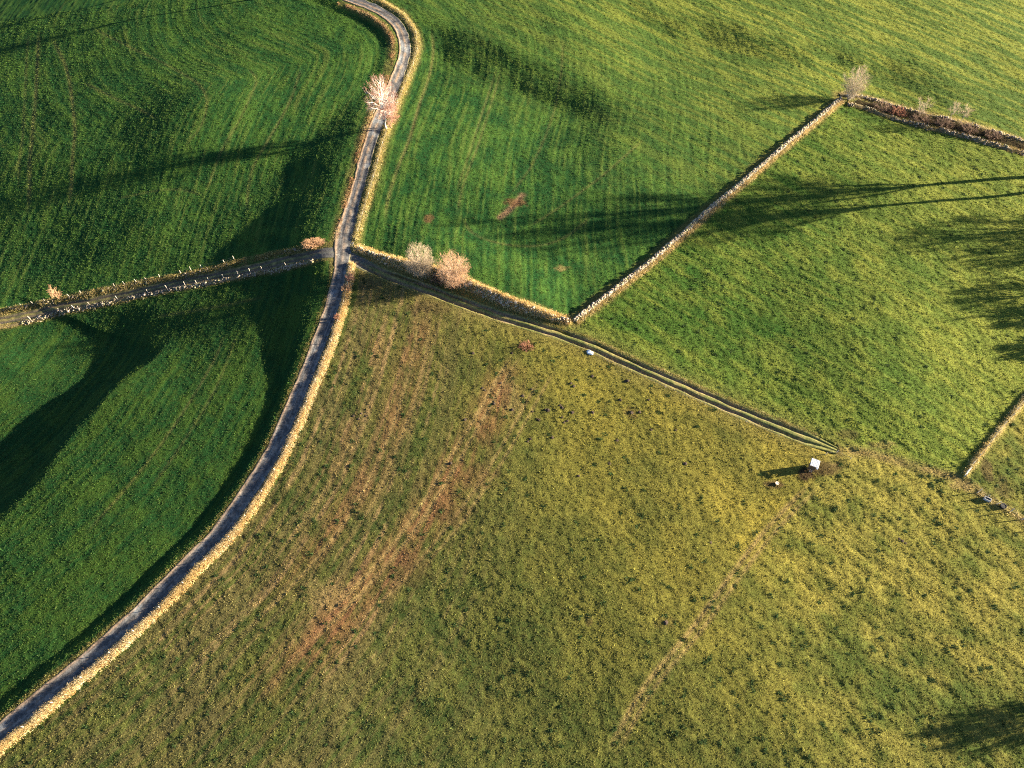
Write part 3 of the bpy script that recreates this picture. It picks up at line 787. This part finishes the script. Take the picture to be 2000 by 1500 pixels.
dry_verge('withered grass on the bank above the left farm track', BANK_W, 1.8, .45, 50, OLDG, patch=.1)
dry_verge('withered grass between stones below the left farm track', WALL_W, 1.5, .36, 36, OLDG, patch=.1)
mid_far = spline(np.array([(P(a, b)[:2]) for a, b in [(1672, 203), (1730, 215), (1790, 230), (1850, 244), (1910, 260), (1970, 278), (2080, 312)]]), .5)
dry_verge('dark tangled bramble and dead bracken filling the gap between the far right walls', mid_far, 3.4, .75, 110, [(.085, .065, .045), (.07, .058, .036), (.13, .095, .055), (.055, .060, .030)], name='bramble_tangle', lean=1.1)
dry_verge('yellow grass bank running up from the gateway at right', BANK_R, 1.0, .5, 40, PALE[:3] + GOLD[:1])
dry_verge('dry grass under the short fence at the right edge', FENCE_R, 1.2, .35, 26, PALE)
dry_verge('rough grass between the wheel ruts of the left farm track', W_LINE[24:], .7, .22, 26, [(.12, .12, .04), (.24, .19, .08), (.09, .11, .03)], patch=.15, bw=.05)
lw = NS_LINE[int(s_cross / .4) + 12:]
dry_verge('sparse grass edge along the left side of the lower lane', lw, .8, .3, 20, [(.16, .17, .06), (.30, .24, .09), (.12, .15, .05)], off=1.95, patch=.1)
ew = E_LINE[20:-10]
dry_verge('grass ridge between the wheel ruts of the right hand track', ew, .5, .2, 22, [(.10, .13, .03), (.22, .19, .06), (.14, .15, .04)], patch=.1, bw=.05)
dry_verge('short dry grass on the lower edge of the rutted track', ew, .7, .22, 22, PALE[1:] + [(.2, .2, .06)], off=1.55, bw=.05)
dry_verge('short dry grass on the upper edge of the rutted track', ew[70:], .9, .34, 34, PALE[1:] + [(.2, .2, .06)], off=-1.6, bw=.05)

# ------------------------------------------------------------------ trees and shrubs
tree('birch_tree', (755, 254), 'tall bare birch with white trunk and rosy crown beside the upper lane', 'tree', M_BIRCH, M_TWIG_PINK, 11, 14.5, 8.2, .22, limbs=28, subs=12, twigs=9, trunk_r=.17, up=.6, tw_r=.0095, lumpy=.06, reach=(.78, .95))
tree('bare_tree', (766, 250), 'smaller rosy bare tree on the right flank of the birch by the lane', 'tree', M_TWIG_PINK, M_TWIG_PINK, 12, 8.2, 4.8, .10, limbs=22, subs=8, twigs=14, trunk_r=.08, up=.6, tw_r=.0125)
tree('bare_tree', (823, 529), 'cream coloured round bare tree, left one of the pair on the wall', 'tree', M_BARK, M_TWIG_PALE, 21, 9.0, 5.7, .12, limbs=60, subs=16, twigs=6, trunk_r=.06, multi=True, up=.25, tw_r=.0125, tw_len=.7, tw_noise=.5, lumpy=.05, reach=(.8, .96))
tree('bare_tree', (887, 553), 'reddish round bare tree, right one of the pair on the wall', 'tree', M_BARK, M_TWIG_TAN, 22, 8.8, 6.6, .10, limbs=64, subs=16, twigs=6, trunk_r=.06, multi=True, up=.25, tw_r=.0125, tw_len=.7, tw_noise=.5, lumpy=.05, reach=(.8, .96))
tree('bare_tree', (1657, 194), 'pale bare tree at the corner where the straight wall ends', 'tree', M_TWIG_GREY, M_TWIG_PALE, 31, 10.0, 6.6, .04, limbs=36, subs=14, twigs=6, trunk_r=.07, multi=True, up=.7, tw_r=.0125)
tree('sapling', (1795, 223), 'thin pale sapling on the far right wall, left of three', 'sapling', M_TWIG_GREY, M_TWIG_PALE, 32, 5.2, 4.4, .22, limbs=9, subs=6, twigs=7, trunk_r=.06, multi=True, up=.4, tw_r=.014)
tree('sapling', (1851, 238), 'thin pale sapling on the far right wall, middle of three', 'sapling', M_TWIG_GREY, M_TWIG_PALE, 33, 6.0, 3.6, .25, limbs=8, subs=6, twigs=7, trunk_r=.06, up=.7, tw_r=.014)
tree('sapling', (1872, 242), 'thin pale sapling on the far right wall, right of three', 'sapling', M_TWIG_GREY, M_TWIG_PALE, 34, 5.4, 3.2, .3, limbs=8, subs=6, twigs=7, trunk_r=.06, up=.7, tw_r=.014)
tree('sapling', (117, 585), 'lone small leafless sapling on the bank of the left farm track', 'sapling', M_TWIG_TAN, M_TWIG_TAN, 41, 4.4, 2.2, .15, limbs=7, subs=5, twigs=6, trunk_r=.05, multi=True, up=1.0, tw_r=.022)
bush = tree('shrub', (613, 480), 'bright orange leafless bush at the left corner of the crossroads', 'shrub', M_TWIG_RUST, M_TWIG_TAN, 51, 1.7, 5.0, .0, limbs=60, subs=6, twigs=8, trunk_r=.04, multi=True, up=.5, tw_r=.022, tw_len=.55)
bush.scale = (1.05, .55, .8); bush.rotation_euler.z = R(14)
tree('shrub', (684, 548), 'pinkish bush at the top end of the golden verge, nearest the crossroads', 'shrub', M_TWIG_PINK, M_TWIG_PINK, 52, 1.7, 1.9, .0, limbs=14, subs=5, twigs=7, trunk_r=.04, multi=True, up=.8, tw_r=.02, tw_len=.45)
tree('shrub', (677, 568), 'pinkish bush on the golden verge, second below the crossroads', 'shrub', M_TWIG_PINK, M_TWIG_TAN, 53, 1.6, 2.1, .0, limbs=14, subs=5, twigs=7, trunk_r=.04, multi=True, up=.8, tw_r=.02, tw_len=.45)
tree('shrub', (660, 624), 'small red bush leaning over the lower lane from the golden verge', 'shrub', M_TWIG_RUST, M_TWIG_RUST, 54, 1.3, 1.4, .0, limbs=12, subs=5, twigs=6, trunk_r=.03, multi=True, up=.7, tw_r=.02, tw_len=.4)
tree('shrub', (858, 548), 'dark brown bramble bush under the wall between the two round trees', 'shrub', M_TWIG_DARK, M_TWIG_DARK, 55, 1.5, 4.6, .0, limbs=22, subs=6, twigs=7, trunk_r=.04, multi=True, up=.6, tw_r=.024, tw_len=.5)
tree('shrub', (884, 560), 'rust red bramble at the foot of the reddish round tree', 'shrub', M_TWIG_RUST, M_TWIG_RUST, 56, 1.0, 2.2, .0, limbs=12, subs=5, twigs=6, trunk_r=.03, multi=True, up=.6, tw_r=.022, tw_len=.4)
for i, (px, lab, mt, h, w) in enumerate([((1722, 213), 'reddish brown bramble between the far right walls, nearest the corner tree', M_TWIG_DARK, 1.3, 5), ((1752, 222), 'rust brown bramble between the far right walls, left of the saplings', M_TWIG_RUST, 1.2, 4.4),
        ((1795, 236), 'dark bramble between the far right walls below the left sapling', M_TWIG_DARK, 1.3, 5.4), ((1842, 248), 'dark olive bramble between the far right walls below the middle sapling', M_TWIG_DARK, 1.4, 5.4), ((1888, 256), 'dark bramble between the far right walls just right of the saplings', M_TWIG_DARK, 1.2, 5),
        ((1935, 268), 'dark bramble between the far right walls nearest the right edge', M_TWIG_DARK, 1.0, 4.4)]):
    tree('bramble_bush', px, lab, 'bramble', mt, mt, 60 + i, h, w, .0, limbs=20, subs=5, twigs=7, trunk_r=.03, multi=True, up=.5, tw_r=.024, tw_len=.5)
tree('brush_heap', (1028, 677), 'heap of red brown dead bracken in the pasture below the track', 'brush heap', M_TWIG_RUST, M_TWIG_RUST, 71, .7, 3.0, .0, limbs=20, subs=4, twigs=5, trunk_r=.025, multi=True, up=.2, tw_r=.022, tw_len=.4)

# tall trees that stand just outside the picture; their shadows lie across the fields
OUT = [((142, 138.0), 41, 17, .22, 'tallest bare tree beyond the right edge, long shadow across the straight wall', 81),
       ((143, 133.5), 38, 14, .35, 'second tallest bare tree beyond the right edge, just below the tallest', 88),
       ((152, 123), 19, 13, .12, 'broad bare tree beyond the right edge, shadow in the upper big pasture', 82),
       ((148, 115), 14, 13, .1, 'bare tree beyond the right edge, shadow above the middle of the big pasture', 89),
       ((131, 101), 10.5, 12, .06, 'round bare tree beyond the right edge, shadow in the middle of the big pasture', 83),
       ((125, 94.5), 6.5, 8, .06, 'low round bare tree beyond the right edge, below the round one', 90),
       ((119, 85.5), 5, 6, .06, 'small bare tree beyond the right edge above the grass bank', 84),
       ((94, 15.2), 8, 7, .1, 'bare tree beyond the lower right corner', 85),
       ((-66, 213.5), 19, 9, .40, 'tall bare tree beyond the top edge beside the lane', 86),
       ((-112, 220), 13, 9, .2, 'bare tree beyond the top left corner', 87)]
for (x, y), h, w, low, lab, sd_ in OUT:
    tree('bare_tree', None, lab, 'tree', M_BARK, M_TWIG_GREY, sd_, h, w, low, wpos=(x, y), limbs=20, subs=9, twigs=10, trunk_r=.016 * h, up=.7, tw_r=.032, tw_len=.05 * h + .6)

# ------------------------------------------------------------------ fences
def post_mesh():
    n = 6; a = np.arange(n) * 2 * np.pi / n
    V = [(.065 * math.cos(t), .065 * math.sin(t), -.3) for t in a] + [(.058 * math.cos(t), .058 * math.sin(t), 1.2) for t in a] + [(.03 * math.cos(t), .03 * math.sin(t), 1.26) for t in a]
    F = [(i, (i + 1) % n, n + (i + 1) % n, n + i) for i in range(n)] + [(n + i, n + (i + 1) % n, 2 * n + (i + 1) % n, 2 * n + i) for i in range(n)]
    F += [(12, 13, 14, 15), (12, 15, 16, 17)]
    me = bpy.data.meshes.new('post'); me.from_pydata(V, [], F); me.materials.append(M_POST)
    return me
POST = post_mesh()
def fence(label, pts, wires=(.55, 1.05), scale=1.0, group=None):
    b = pts[0]
    e = empty('fence', b, label, 'fence', group)
    tops = []
    for p in pts:
        o = bpy.data.objects.new('post', POST); COL.objects.link(o); o.parent = e
        o.location = p - b; o.rotation_euler = (rng.normal(0, .06), rng.normal(0, .06), rng.uniform(0, 3))
        o.scale = (scale, scale, scale * rng.uniform(.9, 1.08)); tops.append(p - b)
    T = np.array(tops)
    for w in wires:
        q = T + np.array([0, 0, w * scale])
        mids = (q[:-1] + q[1:]) / 2 - np.array([0, 0, .04])
        a = np.concatenate([q[:-1], mids]); c = np.concatenate([mids, q[1:]])
        V, F = tube_arrays(a, c, np.full(len(a), .007), np.full(len(a), .007), 3)
        mesh_obj('wire', V, F, M_WIRE, e)
    return e
def posts_px(l):
    return [P(a, b) for a, b in l]
def posts_on(q, gap, off=0.0, skip=1.0):
    s = np.concatenate([[0], np.cumsum(np.hypot(*np.diff(q[:, :2], axis=0).T))]); t, n = frame(q)
    out = []
    for u in np.arange(skip, s[-1], gap):
        u = u + rng.normal(0, .15); i = int(np.clip(np.searchsorted(s, u), 0, len(q) - 1))
        x, y = q[i, :2] + n[i] * off
        out.append(np.array([x, y, float(hs([x], [y])[0])]))
    return out
fence('wooden post fence along the upper side of the left farm track', posts_px([(458, 508), (439, 514), (395, 524), (374, 529), (354, 535), (313, 543), (288, 548), (267, 552), (245, 557), (225, 561), (160, 574), (136, 580), (90, 590), (67, 595), (43, 599), (22, 604), (0, 608), (-40, 617)]))
fence('wooden post fence along the lower side of the left farm track', posts_px([(559, 520), (513, 528), (489, 532), (465, 537), (437, 543), (410, 549), (384, 554), (362, 558), (327, 564), (290, 572), (230, 585), (176, 597), (146, 603), (118, 609), (60, 624), (0, 637)]))
fence('wooden post fence standing in the golden verge of the lower lane', posts_on(VERGE_S, 4.9, .1))
fence('thin post fence along the long straight stone wall', posts_on(WALL_NE, 5.2, .55, 1.5), scale=1.05)
fence('post fence along the yellow verge of the upper lane', posts_on(VERGE_N, 6.0, .2, 2.0), scale=.9)
fence('post fence along the wall beside the rutted track', posts_on(WALL_E, 6.5, -.3, .5))
fence('post fence on the yellow grass bank above the gateway', posts_on(BANK_R, 2.6, 0, .3), scale=1.15)
fence('short dark post fence below the gateway at the right edge', posts_px([(1909, 962), (1924, 972), (1946, 985), (1972, 1000), (1996, 1015), (2030, 1035)]), scale=1.25)
fence('low white stake line along the lower edge of the rutted track', posts_px([(1152, 690), (1228, 725), (1299, 757), (1378, 790), (1458, 824), (1520, 852)]), wires=(.6,), scale=.6)
fence('three thin stakes at the end of the rutted track', posts_px([(1612, 888), (1634, 884), (1660, 897)]), wires=(.7,), scale=.8)
fence('post fence on the upper wall at the far right', posts_on(WALL_FN, 6.0, .3, 4), scale=.95)

# ------------------------------------------------------------------ small things
import bmesh
def bm_obj(name, bm, mat, parent=None):
    me = bpy.data.meshes.new(name); bm.to_mesh(me); bm.free(); me.materials.append(mat)
    o = bpy.data.objects.new(name, me); COL.objects.link(o)
    if parent: o.parent = parent
    return o
def box(bm, c, s, rot=None):
    r = bmesh.ops.create_cube(bm, size=1.0)
    from mathutils import Matrix, Vector
    for v in r['verts']:
        v.co = Vector((v.co.x * s[0], v.co.y * s[1], v.co.z * s[2]))
        if rot: v.co = rot @ v.co
        v.co += Vector(c)
def bar(bm, a, b, w, d=None):
    from mathutils import Vector
    a = Vector(a); b = Vector(b); m = (a + b) / 2; q = (b - a).to_track_quat('Z', 'Y').to_matrix()
    box(bm, m, (w, d or w, (b - a).length), q)
def lathe(bm, prof, n=18, jit=0):
    rings = []
    for r_, z in prof:
        rings.append([bm.verts.new((r_ * math.cos(2 * math.pi * i / n), r_ * math.sin(2 * math.pi * i / n), z)) for i in range(n)])
    for a, b in zip(rings[:-1], rings[1:]):
        for i in range(n):
            bm.faces.new((a[i], a[(i + 1) % n], b[(i + 1) % n], b[i]))
    bm.faces.new(rings[-1]); bm.faces.new(rings[0][::-1])
def ground_z(p):
    p = np.array(p); p[2] = float(hg([p[0]], [p[1]])[0]); return p

M_WOODD = surf_mat('stained_boards', color=(.13, .085, .055), rough=.85, n_scale=9, n_amt=.35, bump=.3, bump_scale=14, bump_dist=.02)
M_ROOFW = surf_mat('white_sheet_metal', color=(.80, .80, .80), rough=.45, n_scale=3, n_amt=.06, spec=.4)
M_SOIL = surf_mat('mole_soil', color=(.055, .040, .030), rough=1, n_scale=9, n_amt=.4, bump=.6, bump_scale=12, bump_dist=.05)
M_ORANGE = surf_mat('orange_plastic', color=(.80, .40, .16), rough=.5, n_scale=4, n_amt=.12, spec=.4)
M_CREAM = surf_mat('cream_plastic', color=(.80, .66, .48), rough=.5, n_scale=4, n_amt=.1, spec=.4)
M_SHEET = surf_mat('pale_plastic', color=(.66, .72, .76), rough=.5, n_scale=2, n_amt=.15, spec=.4)
M_GALV = surf_mat('galvanised_steel', color=(.62, .62, .60), rough=.45, n_scale=5, n_amt=.15, spec=.5, metallic=.3)
M_RUBBER = surf_mat('black_rubber', color=(.018, .018, .02), rough=.7, n_scale=5, n_amt=.2)
M_CONC = surf_mat('concrete', color=(.46, .45, .43), rough=.9, n_scale=7, n_amt=.2)
M_WATER = surf_mat('trough_water', color=(.03, .04, .045), rough=.08, n_scale=2, n_amt=.1, spec=.5)

# raised hide with a white roof
hp = ground_z(P(1584, 914))
hut_scale = .9
hut = empty('raised_hide', hp, 'small raised hunting hide with white roof near the end of the rutted track', 'hide', rz=R(-24))
for sx in (-1, 1):
    for sy in (-1, 1):
        b = bmesh.new(); bar(b, (sx * .66, sy * .64, -.3), (sx * .58, sy * .55, .42), .10); bm_obj('leg', b, M_WOODD, hut)
b = bmesh.new(); box(b, (0, 0, .45), (1.34, 1.28, .07)); bm_obj('floor', b, M_WOODD, hut)
for sx in (-1, 1):
    b = bmesh.new(); box(b, (sx * .62, 0, 1.18), (.04, 1.2, 1.40)); box(b, (sx * .62, 0, 2.23), (.04, 1.2, .14))
    for sy in (-1, 1): box(b, (sx * .62, sy * .55, 2.02), (.041, .1, .28))
    bm_obj('side_wall', b, M_WOODD, hut)
b = bmesh.new(); box(b, (0, .58, 1.37), (1.20, .04, 1.76)); bm_obj('back_wall', b, M_WOODD, hut)
b = bmesh.new(); box(b, (0, -.58, 1.10), (1.20, .04, 1.22)); box(b, (0, -.58, 2.2), (1.2, .04, .14)); bm_obj('front_wall', b, M_WOODD, hut)
from mathutils import Matrix
rr = Matrix.Rotation(R(4), 3, 'X')
b = bmesh.new(); box(b, (0, 0, 2.38), (1.72, 1.70, .035), rr)
for i in range(6): box(b, (-.75 + i * .3, 0, 2.405), (.05, 1.70, .03), rr)
rf = bm_obj('roof', b, M_ROOFW, hut)
b = bmesh.new(); box(b, (.66, -.98, 2.22), (.36, .30, .03), Matrix.Rotation(R(14), 3, 'X')); bm_obj('awning', b, M_ROOFW, hut)
b = bmesh.new()
for sx in (-.22, .22): bar(b, (sx, -1.05, -.1), (sx, -.66, .6), .055)
lad = bm_obj('ladder', b, M_POST, hut)
for i in range(3):
    f = (i + .7) / 3.3; b = bmesh.new(); bar(b, (-.26, -1.05 + .39 * f, -.1 + .7 * f), (.26, -1.05 + .39 * f, -.1 + .7 * f), .045); bm_obj('rung', b, M_POST, lad)

hut.scale = (hut_scale,) * 3
# lick tub on the trampled patch
tp = ground_z(P(1517, 945))
tub = empty('lick_tub', tp, 'small round orange tub on a brown trampled patch left of the hide', 'tub')
b = bmesh.new(); lathe(b, [(.26, -.03), (.30, .36), (.25, .36), (.22, .12)]); bm_obj('bucket', b, M_ORANGE, tub)
b = bmesh.new(); lathe(b, [(.245, .352), (.335, .352), (.335, .385), (.245, .385), (.245, .353)], 20); bm_obj('rim', b, M_CREAM, tub)
# crumpled sheet beside the track
sp_ = ground_z(P(1152, 689))
sh = empty('plastic_sheet', sp_, 'crumpled pale blue white plastic sheet beside the rutted track', 'sheet', rz=R(-28))
for k, (cx, cy, sx, sy, sz) in enumerate([(0, -.15, .75, .32, .22), (-.25, .28, .5, .22, .26), (.45, .22, .3, .2, .2)]):
    b = bmesh.new(); bmesh.ops.create_icosphere(b, subdivisions=3, radius=1)
    r_ = random.Random(k)
    for v in b.verts:
        n_ = .75 + .5 * float(vnoise(np.array([v.co.x * 2.2 + 5 * k + v.co.z]), np.array([v.co.y * 2.2 + 7]))[0]) + r_.uniform(-.06, .06)
        v.co = (v.co.x * sx * n_ + cx, v.co.y * sy * n_ + cy, max(-.05, v.co.z * sz * n_ + .08))
    bm_obj('fold', b, M_SHEET, sh)
# gate, trough and tub at the gateway
ga, gb = P(1881, 932), P(1894, 914)
gv = gb - ga
gate = empty('field_gate', ground_z(ga), 'pale metal field gate standing open at the gateway on the right', 'gate', rz=math.atan2(gv[1], gv[0]))
for x in (0.03, 2.0):
    b = bmesh.new(); bar(b, (x, 0, .12), (x, 0, 1.15), .09); bm_obj('stile', b, M_GALV, gate)
for z in (.22, .45, .68, .9, 1.12):
    b = bmesh.new(); bar(b, (.08, .004, z), (1.95, .004, z), .06); bm_obj('rail', b, M_GALV, gate)
tr = empty('water_trough', ground_z(P(1927, 976)), 'pale grey box trough beside the short dark fence', 'trough', rz=R(-32))
b = bmesh.new()
box(b, (0, 0, .10), (1.1, .60, .2)); box(b, (0, .27, .37), (1.1, .07, .34)); box(b, (0, -.27, .37), (1.1, .07, .34)); box(b, (.515, 0, .37), (.07, .46, .34)); box(b, (-.515, 0, .37), (.07, .46, .34))
bm_obj('basin', b, M_CONC, tr)
b = bmesh.new(); box(b, (0, 0, .40), (.955, .465, .012)); bm_obj('water', b, M_WATER, tr)
rt = empty('rubber_tub', ground_z(P(1957, 990)), 'black round rubber tub beside the short dark fence', 'tub')
b = bmesh.new(); lathe(b, [(.42, -.05), (.52, .5), (.46, .5), (.40, .1)], 20); bm_obj('bowl', b, M_RUBBER, rt)
b = bmesh.new(); lathe(b, [(.455, .495), (.55, .495), (.55, .54), (.455, .54), (.455, .496)], 20); bm_obj('rim', b, M_RUBBER, rt)
# a pale rail left lying on the wall corner
rl = empty('wooden_rail', ground_z(P(1121, 628)), 'pale wooden rail leaning at the corner where the two walls meet', 'rail')
e1 = P(1140, 611) - P(1121, 628)
b = bmesh.new(); bar(b, (0, 0, .75), (e1[0], e1[1], 1.1), .10); bm_obj('pole', b, M_POST, rl)
b = bmesh.new(); bar(b, (0, 0, -.3), (0, 0, 1.1), .13); bm_obj('post', b, M_POST, rl)

# molehills
def mole(seed):
    b = bmesh.new(); bmesh.ops.create_icosphere(b, subdivisions=2, radius=1); r_ = random.Random(seed)
    for v in b.verts:
        k = r_.uniform(.7, 1.2); v.co = (v.co.x * .34 * k, v.co.y * .34 * k, max(-.08, v.co.z * .2 * k))
    me = bpy.data.meshes.new('molehill'); b.to_mesh(me); b.free(); me.materials.append(M_SOIL); return me
moles = [mole(i) for i in range(4)]
MOLES = [(1115, 749), (1121, 755), (1157, 735), (1221, 745), (1226, 744), (947, 762), (942, 758), (1021, 774), (1038, 760), (1040, 804), (1066, 800), (1071, 802), (1098, 796), (1094, 792), (1098, 815), (1118, 806), (1157, 806),
         (1049, 818), (1053, 820), (1102, 825), (1108, 822), (1036, 857), (1031, 862), (1079, 855), (924, 690), (1000, 689), (908, 819), (1267, 781), (1233, 806), (1211, 781), (1249, 805), (1272, 839), (965, 788), (1000, 800),
         (978, 748), (1338, 905), (1300, 1216), (880, 905), (715, 812), (705, 808), (700, 818), (690, 812), (1762, 1057), (1756, 1053), (1768, 1061), (1388, 1060), (1130, 930), (1190, 905), (1205, 860), (1320, 840)]
for k, px in enumerate(MOLES):
    o = bpy.data.objects.new('molehill', moles[k % 4]); COL.objects.link(o)
    o.location = ground_z(P(*px)); o.rotation_euler = (0, 0, k * 1.7); sc_ = rng.uniform(.65, 1.15); o.scale = (sc_, sc_, sc_ * rng.uniform(.8, 1.2))
    tag(o, 'small dark molehill in the olive pasture', 'molehill', 'molehills scattered over the pasture')
# dark rush clumps
cp = []
for key, n in (('s', 330), ('se', 260), ('ne', 170)):
    q = sample_field(key, n); cp.append(q)
cp = np.vstack(cp); cl_ = np.repeat(cp, 7, axis=0) + rng.normal(0, .22, (len(cp) * 7, 2))
scatter('rushes', np.column_stack([cl_, hg(cl_[:, 0], cl_[:, 1])]), rng.uniform(0, 6.28, len(cl_)), rng.uniform(.9, 1.6, len(cl_)),
        np.array([.040, .070, .022]) * np.exp(rng.normal(0, .3, (len(cl_), 1))), 'dark green rush clumps dotted over the pastures', 'rushes')
